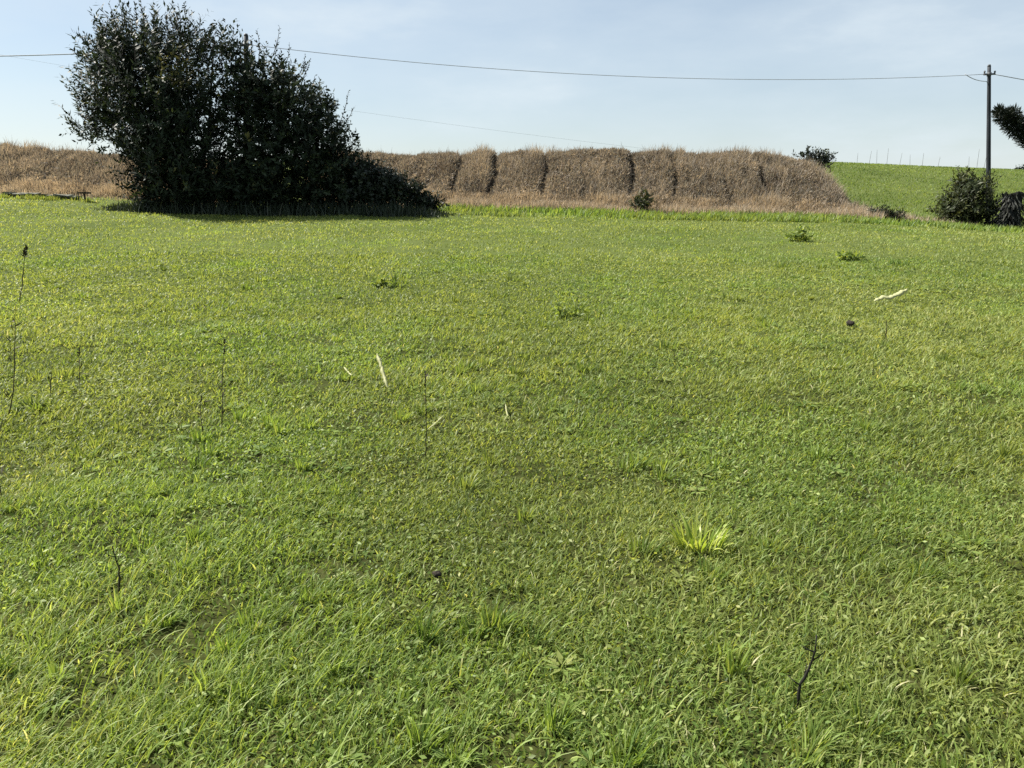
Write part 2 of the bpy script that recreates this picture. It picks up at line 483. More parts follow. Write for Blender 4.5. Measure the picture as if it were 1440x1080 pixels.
# ------------------------------------------------------------------ dry banks / hedges
def bank(name, label, base, top, gullies, Yb, Yt, nleaf, seed, greenend=False):
    """base/top: lists of (px,py) outlines; gullies: (px_top, px_base, depth, width)"""
    r = np.random.default_rng(seed)
    bp = np.array(base, float); tp = np.array(top, float) + np.array([0, 7.0])
    nu, nv = 260, 40
    us = np.linspace(0, 1, nu); vs = np.linspace(0, 1, nv)
    bx = bp[0, 0] + (bp[-1, 0] - bp[0, 0]) * us; by = np.interp(bx, bp[:, 0], bp[:, 1])
    tx = tp[0, 0] + (tp[-1, 0] - tp[0, 0]) * us; ty = np.interp(tx, tp[:, 0], tp[:, 1])
    B = np.array([at(a, b, Yb) for a, b in zip(bx, by)]); T = np.array([at(a, b, Yt) for a, b in zip(tx, ty)])
    B[:, 2] = H(B[:, 0], B[:, 1]) - .1

    def surf(iu, v):
        """iu float index along, v 0..1 over the face and 1..1.6 over the back; returns points, normals-ish, gully factor"""
        i0 = np.clip(np.floor(iu).astype(int), 0, nu - 2); f = (iu - i0)[:, None]
        b = B[i0] * (1 - f) + B[i0 + 1] * f; t = T[i0] * (1 - f) + T[i0 + 1] * f
        vv = np.clip(v, 0, 1)
        sy = vv                                                            # sloping face, rolling over the crest
        sz = .55 * np.sin(vv * math.pi / 2) + .45 * vv**1.15
        P = np.empty_like(b)
        P[:, 0] = b[:, 0] + (t[:, 0] - b[:, 0]) * vv
        P[:, 1] = b[:, 1] + (t[:, 1] - b[:, 1]) * sy
        P[:, 2] = b[:, 2] + (t[:, 2] - b[:, 2]) * sz
        back = np.clip(v - 1, 0, None)
        P[:, 1] += back * 6.0; P[:, 2] -= back**1.2 * 2.6
        pxu = tx[i0] * (1 - f[:, 0]) + tx[i0 + 1] * f[:, 0]; pxb = bx[i0] * (1 - f[:, 0]) + bx[i0 + 1] * f[:, 0]
        cur = pxb + (pxu - pxb) * vv
        g = np.zeros(len(b))
        for gt, gb, dep, wid in gullies:
            c = gb + (gt - gb) * vv + 2.5 * np.sin(vv * 9 + gt)
            g = np.maximum(g, dep * np.exp(-((cur - c) / wid)**2) * np.clip((vv - .08) * 5, 0, 1))
        lump = (fbm(P[:, 0] * .9 + seed, P[:, 2] * .9, P[:, 1] * .5, 3) - .5) * .5 + (fbm(P[:, 0] * 2.6 + seed, P[:, 2] * 2.6, 3, 2) - .5) * .3
        P[:, 1] += g - lump
        P[:, 2] += (lump * .35 - np.clip(g - .5, 0, 1) * .32 - g * .05) * np.clip(vv * 2 - .6, 0, 1)
        return P, g
    vs2 = np.concatenate([vs, np.linspace(1.05, 1.9, 10)])
    II, VV = np.meshgrid(np.linspace(0, nu - 1, nu), vs2)
    P, g = surf(II.ravel() * .99999, VV.ravel())
    nr = len(vs2)
    a, b_ = np.meshgrid(np.arange(nu - 1), np.arange(nr - 1)); qq = (b_ * nu + a).ravel()
    fl = np.stack([qq, qq + 1, qq + nu + 1, qq + nu], 1)
    root = empty(name, B[nu // 2])
    tag(root, label, 'hedge')
    raw_mesh('earth', P, fl.ravel(), np.arange(len(qq)) * 4, None, M_earth, root)
    # dead stems and leaves all over it
    S = Soup()
    v = r.random(nleaf)**.85 * 1.12; iu = r.random(nleaf) * (nu - 1.01)
    P, g = surf(iu, v)
    k = r.random(nleaf) > np.clip(g * 1.3, 0, .92)
    P, v, g, iu = P[k], v[k], g[k], iu[k]; N = len(P)
    P[:, 1] -= r.random(N)**2 * .25
    P[:, 2] += r.random(N)**2 * .12
    tone = fbm(P[:, 0] * .8 + seed * 3, P[:, 2] * 1.1, 0, 3)
    hue = .38 + (tone - .5) * .75 + r.normal(0, .15, N) + .30 * np.clip((.12 + .42 * fbm(P[:, 0] * .7, P[:, 0] * 0 + seed, 0, 3)) - v, 0, .25) / .25 - .06 * (v > .75)
    hue = np.clip(hue, 0, 1)
    D = norm(np.stack([r.normal(0, .7, N), r.normal(-.35, .5, N), r.normal(.45, .6, N)], 1))
    NN = norm(r.normal(size=(N, 3)))
    L = .07 + .13 * r.random(N); W = .018 + .036 * r.random(N)
    leaves(S, P, D, NN, L, W, hue, .2)
    # thin upright stems, long at the top line and the foot
    m = nleaf // 4
    v = np.where(r.random(m) < .45, r.random(m) * .16, .86 + r.random(m) * .2); iu = r.random(m) * (nu - 1.01)
    P, g = surf(iu, v)
    foot = v < .3
    P[:, 2] -= 0
    fade = np.where(foot, .35 + 1.1 * fbm(P[:, 0] * .8, P[:, 0] * 0 + 3, 0, 3), 1)
    hue = np.where(foot, .72, .36) + r.normal(0, .12, m)
    blades(S, P, np.where(foot, .40, .20) * (.4 + r.random(m)) * fade, np.where(foot, .03, .022) * (.6 + .8 * r.random(m)), r.random(m) * 6.28,
           np.stack([r.normal(0, .3, m), r.normal(-.2, .3, m)], 1), np.clip(hue, 0, 1), 2)
    # a few longer stalks breaking the skyline
    m = 160
    P, g = surf(r.random(m) * (nu - 1.01), np.full(m, .99))
    blades(S, P, .25 + .35 * r.random(m), np.full(m, .018), r.random(m) * 6.28, r.normal(0, .2, (m, 2)), np.full(m, .3), 2)
    # taller dry stalks standing all over the slope, and brush thinning out past the right end
    m = nleaf // 5
    P, g = surf(r.random(m) * (nu - 1.01), .12 + .9 * r.random(m))
    k = g < .3; P = P[k]; m = len(P)
    tone = fbm(P[:, 0] * .9 + 4, P[:, 2] * .9, seed, 3)
    blades(S, P, (.16 + .34 * r.random(m)) * (.3 + 1.3 * tone), .012 + .018 * r.random(m), r.random(m) * 6.28, np.stack([r.normal(.1, .35, m), r.normal(-.15, .35, m)], 1),
           np.clip(.36 + (tone - .5) * .7 + r.normal(0, .17, m), 0, 1), 3)
    if greenend:
        m = 5200
        d = r.random(m)**2.2
        px_ = 1165 + 175 * d + r.normal(0, 8, m); yy = 30.4 + r.random(m) * (3.8 * (1 - d)) * (px_ < 1200) + r.random(m) * 1.2
        xx = (px_ - 720) / F * yy * 1.03
        kk = r.random(m) < np.clip((fbm(xx * 1.1, yy * 1.1, 0, 3) - .30) * 4, .05, 1)
        xx, yy = xx[kk], yy[kk]; m = len(xx)
        blades(S, np.stack([xx, yy, H(xx, yy)], 1), (.12 + .45 * r.random(m)) * (1.1 - .6 * d[kk]), .02 + .02 * r.random(m), r.random(m) * 6.28, r.normal(0, .4, (m, 2)), np.clip(.62 + r.normal(0, .2, m), 0, 1), 2)
    # ragged dry grass fringe in front of the foot
    m = nleaf // 9
    bxp = bx[0] + (bx[-1] - bx[0]) * r.random(m); yy = Yb - .1 - r.random(m)**2 * .8
    xx = (bxp - 720) / F * yy * 1.03
    fr = fbm(xx * .8 + seed, yy * .8, 0, 3)
    kk = r.random(m) < np.clip((fr - .3) * 4, .1, 1); xx, yy, fr = xx[kk], yy[kk], fr[kk]; m = len(xx)
    blades(S, np.stack([xx, yy, H(xx, yy)], 1), (.08 + .34 * r.random(m)) * (.3 + 1.3 * fr), .018 + .02 * r.random(m), r.random(m) * 6.28, r.normal(0, .3, (m, 2)), np.clip(.68 + r.normal(0, .17, m), 0, 1), 2)
    o = S.build('dead_brush', M_dry, root)
    return root


bank('hedge', 'long brown dry hedge with dark vertical clefts, between the dark bushes and green hillside',
     [(430, 293), (640, 290), (900, 299), (1190, 306), (1215, 307)],
     [(430, 214), (520, 213), (560, 217), (590, 216), (625, 214), (645, 213), (652, 216), (672, 212), (692, 213), (702, 216), (722, 212), (748, 210), (766, 212), (790, 211), (850, 209), (880, 211), (895, 213), (935, 211), (990, 214), (1040, 212), (1100, 217), (1140, 226), (1160, 245), (1175, 290)],
     [(598, 590, .2, 4), (649, 636, .62, 3.8), (701, 686, .8, 4.2), (769, 763, .62, 3.8), (822, 818, .28, 3.2), (889, 889, .6, 3.6), (946, 950, .5, 3.4), (978, 988, .22, 3), (1012, 1026, .36, 3.4), (1056, 1092, .62, 4), (1098, 1128, .3, 3.6), (855, 853, .22, 3), (735, 727, .2, 3)],
     30.6, 35.4, 200000, 3, greenend=True)
bank('hedge', 'low brown weedy hedge left of the big dark bush, behind the stone edging',
     [(-120, 268), (0, 271), (170, 278), (330, 288)],
     [(-120, 200), (0, 203), (12, 201), (35, 207), (60, 206), (80, 210), (105, 209), (140, 212), (165, 217), (200, 222), (330, 225)],
     [(30, 26, .25, 8), (78, 74, .2, 7), (150, 150, .25, 9)],
     30.6, 35.0, 70000, 8)

# ------------------------------------------------------------------ bushes
def bush(name, label, cat, blobs, Y, mat, nshoot, shoot, leaf, stems, seed, updir=.6, sticks=(), huef=None, per=12, leafpart='foliage', stemr=.05, base_py=290, stemmat=None):
    """blobs: (px,py,rx,ry,dY,weight) in photo pixels at depth Y; stems: list of (px_base, px_top, py_top)"""
    r = np.random.default_rng(seed)
    mpp = Y / F
    bx = [b[0] for b in blobs]
    base = at(np.mean([s[0] for s in stems]), base_py, Y); base[2] = H(base[0], base[1])
    root = empty(name, base); tag(root, label, cat)
    w = np.array([b[2] * b[3] * b[5] for b in blobs], float); w /= w.sum()
    which = r.choice(len(blobs), nshoot, p=w)
    C = np.array([at(b[0], b[1], Y + b[4]) for b in blobs])
    R = np.array([[b[2] * mpp, min(b[2], b[3]) * mpp * 1.0, b[3] * mpp] for b in blobs])
    dirs = norm(r.normal(size=(nshoot, 3)))
    rad = r.random(nshoot)**(1 / 2.2)
    P = C[which] + dirs * rad[:, None] * R[which]
    D = norm(dirs * .8 + r.normal(0, .35, (nshoot, 3)) + np.array([0, 0, updir]))
    hgt = P[:, 2] - H(P[:, 0], P[:, 1])
    ok = hgt > .02
    P, D, rad = P[ok], D[ok], rad[ok]; n = len(P)
    SL = shoot * (.5 + .9 * r.random(n)) * (.6 + .4 * rad)
    S = Soup(); T = Soup()
    # each shoot: 'per' leaves set around it
    t = (np.arange(per) + .5) / per
    PP = P[:, None] + D[:, None] * (SL[:, None] * (t - .35)[None])[..., None]
    PP[..., 2] += 0
    PP = PP.reshape(-1, 3)
    DD = np.repeat(D, per, 0)
    rd = norm(np.cross(DD, r.normal(size=DD.shape)))
    LD = norm(DD * .75 + rd * .9 + r.normal(0, .15, DD.shape))
    LN = norm(np.cross(LD, np.cross(DD, rd)) + r.normal(0, .3, DD.shape))
    N = len(PP)
    LL = leaf[0] * (.6 + .8 * r.random(N)); WW = leaf[1] * (.6 + .8 * r.random(N))
    hb = np.repeat(r.normal(.42, .19, n), per)
    hue = np.clip(hb + r.normal(0, .12, N), 0, 1)
    if huef is not None: hue = huef(PP, hue, r)
    g = PP[:, 2] > H(PP[:, 0], PP[:, 1]) - .02
    leaves(S, PP[g], LD[g], LN[g], LL[g], WW[g], hue[g], .12)
    # single long shoots that break the outline
    for (xt, yt, xb, yb) in sticks:
        yo = Y + r.normal(0, .5)
        A0, A1 = at(xb, yb, yo), at(xt, yt, yo)
        m = int(np.linalg.norm(A1 - A0) / .075)
        u = np.linspace(.1, 1, m)[:, None]
        c = A0 + (A1 - A0) * u + np.array([.12, 0, 0]) * np.sin(u * 2.5)
        dd = norm(np.repeat((A1 - A0)[None], m, 0))
        rdd = norm(np.cross(dd, r.normal(size=dd.shape)))
        ld = norm(dd * .8 + rdd * .8)
        leaves(S, c, ld, norm(r.normal(size=dd.shape)), leaf[0] * (1.1 - .5 * u[:, 0]), leaf[1] * (1.1 - .5 * u[:, 0]), np.full(m, .4), .1)
        tube(T, A0 + (A1 - A0) * np.linspace(0, 1, 6)[:, None] + np.array([.12, 0, 0]) * np.sin(np.linspace(0, 1, 6)[:, None] * 2.5), np.linspace(.014, .006, 6), 4, .4)
    # shoot twigs: slim three-sided rods
    a = P - D * (SL * .4)[:, None]; b = P + D * (SL * .62)[:, None]
    s1 = norm(np.cross(D, np.array([.3, .2, 1.0])[None])); s2 = np.cross(D, s1)
    tr = .006 + .004 * r.random(n)
    V = np.stack([a + s1 * tr[:, None], a - s1 * tr[:, None] * .5 + s2 * tr[:, None], a - s1 * tr[:, None] * .5 - s2 * tr[:, None], b], 1)
    T.add(V, [(0, 1, 3), (1, 2, 3), (2, 0, 3)], .4)
    S.build(leafpart, mat, root)
    T.build('twigs', stemmat or M_bark, root)
    for (xb, xt, yt) in stems:
        K = Soup()
        b0 = at(xb, base_py, Y + r.normal(0, .15) * min(1, Y / 27 * stemr * 20)); b0[2] = H(b0[0], b0[1]) - .1
        e = at(xt, yt, Y + r.normal(0, .4) * min(1, stemr * 20))
        tt = np.linspace(0, 1, 9)[:, None]
        pts = b0 + (e - b0) * tt + np.array([.25, .1, 0]) * min(1, stemr * 15) * np.sin(tt * 5 + xb) * tt * (1 - tt) * 1.5
        tube(K, pts, stemr * (1 - .8 * tt[:, 0]), 7, .4)
        K.build('stem', stemmat or M_bark, root)
    return root


def bush_hue(PP, hue, r):
    # one sunlit yellowish spray on the left crown: sunlight put into the leaf colour
    c = at(243, 88, 25.4)
    d = np.linalg.norm((PP - c) / np.array([.5, 1.6, .75]), axis=1)
    return np.where((d < 1) & (r.random(len(PP)) < .55), np.clip(hue + .55, 0, 1), hue)


bush('bush', 'tall black-green bush with upright shoots, highest thing at the left of the meadow', 'bush',
     [(222, 120, 88, 88, 0, 1), (180, 110, 62, 62, .2, 1), (152, 165, 44, 45, .2, .9), (250, 165, 66, 75, -.2, 1.1), (160, 76, 30, 36, 0, .9), (255, 70, 48, 38, 0, .8), (187, 64, 38, 36, .2, .7),
      (250, 225, 80, 62, -.3, 1.2), (222, 205, 50, 55, -.3, 1), (290, 255, 95, 32, -.4, 1.2), (312, 66, 24, 14, .2, .8), (222, 258, 24, 22, -.2, .7), (120, 178, 20, 16, .1, .5), (255, 277, 75, 16, -.5, 1.6), (208, 273, 22, 10, -.3, .8)],
     27.0, M_bush, 2600, .9, (.175, .060), [(235, 170, 70), (250, 215, 40), (262, 260, 50), (245, 130, 130), (275, 300, 80)], 21, .75, huef=bush_hue, per=15, stemr=.09, sticks=[(150, 4, 165, 70), (163, -2, 172, 60), (186, 2, 188, 60), (138, 24, 160, 90), (117, 58, 150, 120), (103, 92, 140, 130), (112, 74, 150, 110), (104, 160, 150, 170), (96, 172, 140, 190), (248, 8, 250, 70), (262, 12, 258, 70), (278, 22, 268, 80), (228, 20, 236, 80), (300, 38, 290, 90), (326, 46, 308, 80), (212, 22, 210, 70), (128, 40, 155, 100), (173, 14, 180, 70), (156, 22, 165, 80), (143, 52, 160, 110), (125, 80, 150, 130), (196, 10, 200, 70), (237, 24, 240, 80), (270, 30, 262, 85), (290, 48, 280, 100), (120, 110, 150, 150), (113, 130, 150, 160), (133, 34, 158, 95), (168, 6, 176, 66), (256, 4, 254, 70)])
bush('bush', 'rounded dense dark bush sloping down to the right, joined to the tallest bush', 'bush',
     [(375, 120, 40, 42, .1, .9), (400, 150, 62, 55, 0, 1), (355, 190, 48, 75, .2, 1), (432, 175, 50, 50, 0, 1), (455, 215, 48, 48, -.1, 1), (400, 225, 85, 60, -.2, 1.2), (478, 235, 32, 38, 0, .9), (360, 260, 70, 30, -.4, 1.2), (450, 265, 60, 28, -.4, 1.2), (352, 108, 14, 36, .3, .6), (336, 122, 24, 30, -.4, .9), (328, 92, 26, 24, -.2, .8), (325, 165, 30, 40, -.2, .8), (370, 280, 90, 14, -.5, 1.8)],
     27.2, M_bush, 2700, .55, (.150, .062), [(360, 340, 110), (385, 400, 120), (400, 440, 160), (415, 470, 200)], 22, .35, per=15, stemr=.08, sticks=[(390, 38, 376, 95), (385, 56, 380, 100), (358, 42, 362, 95), (433, 84, 415, 125), (426, 78, 412, 120), (487, 128, 470, 190), (495, 150, 468, 195), (490, 172, 470, 205), (440, 106, 425, 140), (500, 196, 475, 215), (404, 62, 395, 105)])
bush('bramble', 'low dark bramble mound tapering right along the hedge foot from the big bushes', 'bramble',
     [(505, 255, 36, 34, 0, 1), (530, 262, 34, 26, -.1, 1), (550, 268, 36, 24, -.1, 1), (575, 277, 30, 16, -.2, 1), (600, 284, 26, 10, -.2, 1), (490, 275, 50, 20, -.4, 1)],
     27.4, M_bramble, 1500, .35, (.10, .06), [(500, 490, 240), (530, 540, 255), (570, 590, 275)], 23, .2, per=12, stemr=.025)
bush('shrub', 'olive-green leafy shrub at the foot of the utility pole', 'shrub',
     [(1362, 285, 34, 34, 0, 1), (1340, 298, 28, 20, -.1, 1), (1372, 262, 20, 20, .1, .8), (1352, 262, 14, 18, 0, .5), (1375, 300, 26, 22, -.1, 1.1)],
     31.5, M_olive, 520, .55, (.17, .06), [(1362, 1340, 270), (1365, 1372, 250), (1360, 1325, 295)], 24, .7, per=12, stemr=.03)
bush('shrub', 'small dark shrub with two round clumps on the right end of the brown hedge', 'shrub',
     [(1132, 217, 12, 7, 0, 1), (1160, 225, 12, 12, 0, 1.3), (1146, 225, 17, 10, 0, 2.4)],
     35.6, M_bramble, 130, .3, (.12, .06), [(1148, 1132, 212), (1150, 1160, 222)], 25, .4, per=12, stemr=.03)
bush('shrub', 'small green shrub growing alone against the middle of the brown hedge', 'shrub',
     [(900, 287, 13, 9, 0, 1), (906, 279, 10, 9, 0, .7)], 30.2, M_olive, 75, .3, (.12, .045), [(902, 896, 284), (903, 908, 276)], 26, .6, per=10, stemr=.02)
bush('weed', 'low tangled weed at the right foot of the brown hedge', 'weed',
     [(1240, 301, 16, 8, 0, 1), (1225, 303, 8, 5, 0, 1), (1262, 304, 12, 6, 0, 1)], 30.6, M_shrub, 120, .3, (.13, .04), [(1240, 1236, 298), (1245, 1250, 298)], 27, .5, per=9, stemr=.015)
bush('shrub', 'tiny dark shrub on the hill crest at the right edge', 'shrub',
     [(1437, 240, 9, 4, 0, 1), (1450, 239, 8, 5, 0, 1)], 84.0, M_bramble, 80, .7, (.3, .14), [(1440, 1437, 240), (1446, 1450, 238)], 28, .3, per=9, stemr=.05)

# dark shaggy stump right of the pole
b0 = at(1417, 322, 30.6); b0[2] = H(b0[0], b0[1])
st = empty('tree_stump', b0)
tag(st, 'dark shaggy stump hung with grey dry strands, right of the utility pole', 'stump')
K = Soup()
hh = at(1417, 272, 30.6)[2] - b0[2]
nz, nr_ = 16, 20
tz = np.linspace(0, 1, nz); th = np.arange(nr_) * 2 * math.pi / nr_
rr = (.36 + .12 * (1 - tz)**3)[:, None] * (1 + .28 * (fbm(np.cos(th)[None] * 1.6 + 4 + 0 * tz[:, None], np.sin(th)[None] * 1.6 + 9 + 0 * tz[:, None], tz[:, None] * 1.3, 3) - .5) * 2)
zz = tz[:, None] * hh * (1 + (.05 * np.sin(th * 3 + 1) + .06 * np.sin(th + 2.5) + .03 * np.sin(th * 7))[None] * tz[:, None]**4) - .05
V = np.stack([b0[0] + rr * np.cos(th), b0[1] + rr * np.sin(th), b0[2] + zz], -1).reshape(1, -1, 3)
V = np.concatenate([V, np.array([[[b0[0], b0[1], b0[2] + hh * .97]]])], 1)
fc = [(i * nr_ + j, i * nr_ + (j + 1) % nr_, (i + 1) * nr_ + (j + 1) % nr_, (i + 1) * nr_ + j) for i in range(nz - 1) for j in range(nr_)]
fc += [((nz - 1) * nr_ + j, (nz - 1) * nr_ + (j + 1) % nr_, nz * nr_) for j in range(nr_)]
K.add(V, fc, .4)
K.build('trunk', noise_mat('stump_bark', [(.35, (.006, .006, .006)), (.65, (.024, .024, .022))], scale=7, bump=1.0, stretch=(1, 1, .3), bdist=.05, spec=.05), st)
K = Soup()
m = 900
a = rng.random(m) * 6.28; hz = rng.random(m)**1.7 * .95
P = np.stack([b0[0] + (.40 + .1 * (1 - hz)) * np.cos(a), b0[1] + (.40 + .1 * (1 - hz)) * np.sin(a), b0[2] + hz * hh * 1.0], 1)
out_ = np.stack([np.cos(a), np.sin(a), 0 * a], 1)
Dn = norm(out_ * .5 + np.array([0, 0, -.8]) + rng.normal(0, .25, (m, 3)))
leaves(K, P, Dn, out_, .18 + .3 * rng.random(m), .03 + .03 * rng.random(m), np.clip(rng.normal(.3, .25, m), 0, 1), -.2)
M_strand = leaf_mat('grey_strands', [(0, (.008, .010, .008)), (.6, (.022, .026, .020)), (1, (.10, .105, .078))], rough=.7, transl=.1, tint=(1, 1, 1))
m = 160
a = rng.random(m) * 6.28; q_ = .38 * np.sqrt(rng.random(m))
blades(K, np.stack([b0[0] + q_ * np.cos(a), b0[1] + q_ * np.sin(a), np.full(m, b0[2] + hh * .9)], 1), .12 + .16 * rng.random(m), .03 + .02 * rng.random(m), rng.random(m) * 6.28, np.stack([np.cos(a), np.sin(a)], 1) * (.2 + .7 * rng.random((m, 1))), np.clip(rng.normal(.3, .2, m), 0, 1), 3)
K.build('strands', M_strand, st)

# ------------------------------------------------------------------ conifer at the right edge (its trunk stands outside the frame)
YT = 28.0
tb = at(1560, 330, YT); tb[2] = H(tb[0], tb[1])
tr_ = empty('conifer', tb)
tag(tr_, 'dark conifer whose limb reaches into the picture at the right edge', 'tree')
K = Soup()
tt = np.linspace(0, 1, 12)[:, None]
tube(K, tb + np.array([.3, .2, 7.5]) * tt + np.array([.15, 0, 0]) * np.sin(tt * 6), .2 * (1 - .85 * tt[:, 0]), 10)
trk = K.build('trunk', M_bark, tr_)
M_needle = leaf_mat('conifer_needles', [(0, (.006, .010, .006)), (.6, (.014, .020, .011)), (1, (.04, .045, .02))], rough=.5, transl=.06)
K = Soup(); KL = Soup()


def needles(c, R, n):
    dirs = unit(n)
    P = c + dirs * (rng.random(n)**.5)[:, None] * R
    D = norm(dirs + np.array([-.3, 0, .3]) + rng.normal(0, .4, (n, 3)))
    leaves(K, P, D, unit(n), .10 + .12 * rng.random(n), .022 + .02 * rng.random(n), np.clip(rng.normal(.4, .2, n), 0, 1), .1)


limb = [(1560, 268), (1500, 228), (1462, 203), (1440, 188), (1422, 172), (1404, 156)]
tube(KL, [at(a, b, YT) for a, b in limb], [.09, .075, .06, .05, .035, .012], 7)
for (px, py, r1, n) in [(1405, 157, 6, 260), (1410, 164, 9, 420), (1422, 164, 11, 700), (1424, 174, 11, 700), (1434, 182, 12, 700), (1444, 180, 15, 900), (1445, 196, 11, 500), (1462, 195, 20, 1100), (1485, 205, 24, 1200), (1505, 222, 22, 900)]:
    needles(at(px, py, YT + rng.normal(0, .1)), r1 * YT / F * np.array([1, 1, 1]), n)
for k in range(9):
    z = 2.4 + k * .62; a = k * 2.4 + .4
    ln = 1.9 - .15 * k
    if math.cos(a) < -.1: ln *= .55
    p0 = tb + np.array([.3 * z / 7.5, .2 * z / 7.5, z]); p1 = p0 + np.array([math.cos(a) * ln, math.sin(a) * ln, .5])
    tube(KL, np.linspace(p0, p1, 6), np.linspace(.06, .015, 6), 6)
    for t in (.35, .6, .8, 1.0):
        needles(p0 + (p1 - p0) * t, np.array([.38, .38, .3]), 420)
needles(tb + np.array([.3, .2, 7.6]), np.array([.4, .4, .7]), 700)
K.build('foliage', M_needle, tr_)
KL.build('limbs', M_bark, tr_)

# ------------------------------------------------------------------ utility poles and cables
def pole(label, px_t, py_t, px_b, py_b, Y, rad):
    b = at(px_b, py_b, Y); b[2] = H(b[0], b[1]) - .05
    t = at(px_t, py_t, Y)
    root = empty('utility_pole', b); tag(root, label, 'utility pole', 'utility poles carrying the cable')
    K = Soup(); s = np.linspace(0, 1, 14)[:, None]
    tube(K, b + (t - b) * s, rad * (1.15 - .4 * s[:, 0]), 14)
    K.build('shaft', M_pole, root)
    K = Soup()                                     # clamp band with hook
    c = t - (t - b) / np.linalg.norm(t - b) * .30
    tube(K, [c - [0, 0, .07], c + [0, 0, .07]], rad * .95, 14)
    tube(K, [c + [-.22, -.02, -.01], c + [.22, -.02, .01]], .035, 8)
    K.build('clamp', M_metal, root)
    for sx in (-.20, .20):
        K = Soup(); ic = c + [sx, -.02, .02]
        tube(K, [ic, ic + [0, 0, .03], ic + [0, 0, .05], ic + [0, 0, .09], ic + [0, 0, .11]], [.02, .035, .028, .04, .015], 10)
        K.build('insulator', M_metal, root)
    K = Soup(); tube(K, [t - [0, 0, .01], t + [0, 0, .06]], [rad * .82, rad * .5], 12); K.build('cap', M_metal, root)
    return c


YP1, YP2 = 32.2, 28.6
c1 = pole('dark utility pole standing clear at the right beside the olive-green shrub', 1391, 93, 1389, 322, YP1, .085)
c2 = pole('utility pole hidden in the tallest bush with only its top showing', 346, 50, 345, 288, YP2, .10)


def cable(name, label, a, b, sag, rad, n=48, group='overhead cables'):
    s = np.linspace(0, 1, n)[:, None]
    pts = np.asarray(a) + (np.asarray(b) - np.asarray(a)) * s
    pts[:, 2] -= (4 * sag * s * (1 - s))[:, 0]
    K = Soup(); tube(K, pts, rad, 6)
    o = K.build(name, M_cable, origin=pts[0])
    return tag(o, label, 'cable', group)


cable('cable', 'long sagging cable from the pole top in the bush to the right-hand utility pole', c2 + [.2, 0, 0], c1 + [-.2, 0, 0], .56, .0112)
cable('cable', 'cable running off from the bush pole to the left edge of the picture', c2 + [-.2, 0, 0], at(-620, 62, YP2), .40, .018)
cable('cable', 'cable running down to the right from the right-hand utility pole', c1 + [.2, 0, 0], at(2000, 170, 36), .35, .016)
s = np.linspace(0, 1, 10)
lp = np.array([at(1357 + 30 * k, 104 + 10.5 * k**.8 + 2.0 * math.sin(k * 3.14), YP1) for k in s])
K = Soup(); tube(K, np.concatenate([lp, [at(1390, 117, YP1)]]), .014, 6)
tag(K.build('cable', M_cable, origin=lp[0]), 'short slack cable loop dropping into the right-hand pole', 'cable', 'overhead cables')
cable('cable', 'faint thin far cable low behind the bushes, ending behind the brown hedge', at(-500, -18, 46), at(1120, 232, 46), .80, .005)

# ------------------------------------------------------------------ stone edging and dark post at the left foot of the hedge
def box(K, c, sx, sy, sz, jit=.0, hue=.5):
    v = np.array([[x, y, z] for z in (-1, 1) for y in (-1, 1) for x in (-1, 1)], float) * .5 * np.array([sx, sy, sz]) + rng.normal(0, jit, (8, 3)) + np.asarray(c)
    K.add(v[None], [(0, 2, 3, 1), (4, 5, 7, 6), (0, 1, 5, 4), (2, 6, 7, 3), (0, 4, 6, 2), (1, 3, 7, 5)], hue)


e0 = ground_at(12, 277); e1 = ground_at(108, 281)
Ye = 29.2
ed = at(58, 276, Ye); ed[2] = H(ed[0], ed[1])
er = empty('stone_edging', ed); tag(er, 'low grey stone edging casting a dark line at the foot of the left hedge', 'edging')
K1, K2 = Soup(), Soup()
for i in range(9):
    xx = at(8 + i * 11.5 + 5, 276, Ye)[0]
    zg = float(H(xx, Ye))
    box(K1, (xx, Ye + .05, zg + .125 + rng.normal(0, .012)), .26 + .05 * rng.random(), .36, .05, .022)
    if i % 1 == 0:
        box(K2, (xx, Ye + .17, zg + .03), .30, .12, .13, .006)
K1.build('capstones', M_stone, er, smooth=False); K2.build('base_course', M_stone, er, smooth=False)
pb = at(119, 276, 28.8); pb[2] = H(pb[0], pb[1])
pr = empty('short_post', pb); tag(pr, 'short dark post with a flat top board beside the stone edging', 'post')
K = Soup(); tube(K, [pb - [0, 0, .1], pb + [0, 0, .28]], .035, 8); K.build('post', M_bark, pr)
K = Soup(); box(K, pb + [0, 0, .31], .40, .20, .06, .004); K.build('board', M_bark, pr, smooth=False)

# ------------------------------------------------------------------ long grass at the foot of the big bushes
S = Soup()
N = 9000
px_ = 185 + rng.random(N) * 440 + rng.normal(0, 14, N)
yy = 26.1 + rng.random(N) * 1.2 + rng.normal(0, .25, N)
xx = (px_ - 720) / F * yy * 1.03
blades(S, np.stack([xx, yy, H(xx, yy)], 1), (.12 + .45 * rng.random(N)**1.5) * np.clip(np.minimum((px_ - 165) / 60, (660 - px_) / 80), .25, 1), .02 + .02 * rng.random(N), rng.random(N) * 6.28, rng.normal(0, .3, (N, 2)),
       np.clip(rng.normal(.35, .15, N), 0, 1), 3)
lg = S.build('long_grass', leaf_mat('long_grass', [(0, (.012, .02, .012)), (.5, (.03, .045, .025)), (1, (.12, .11, .06))], transl=.2))  # blades coloured dark to carry the shade under the bushes
tag(lg, 'long grass along the foot of the big bushes, with their shade put into its colour', kind='stuff')

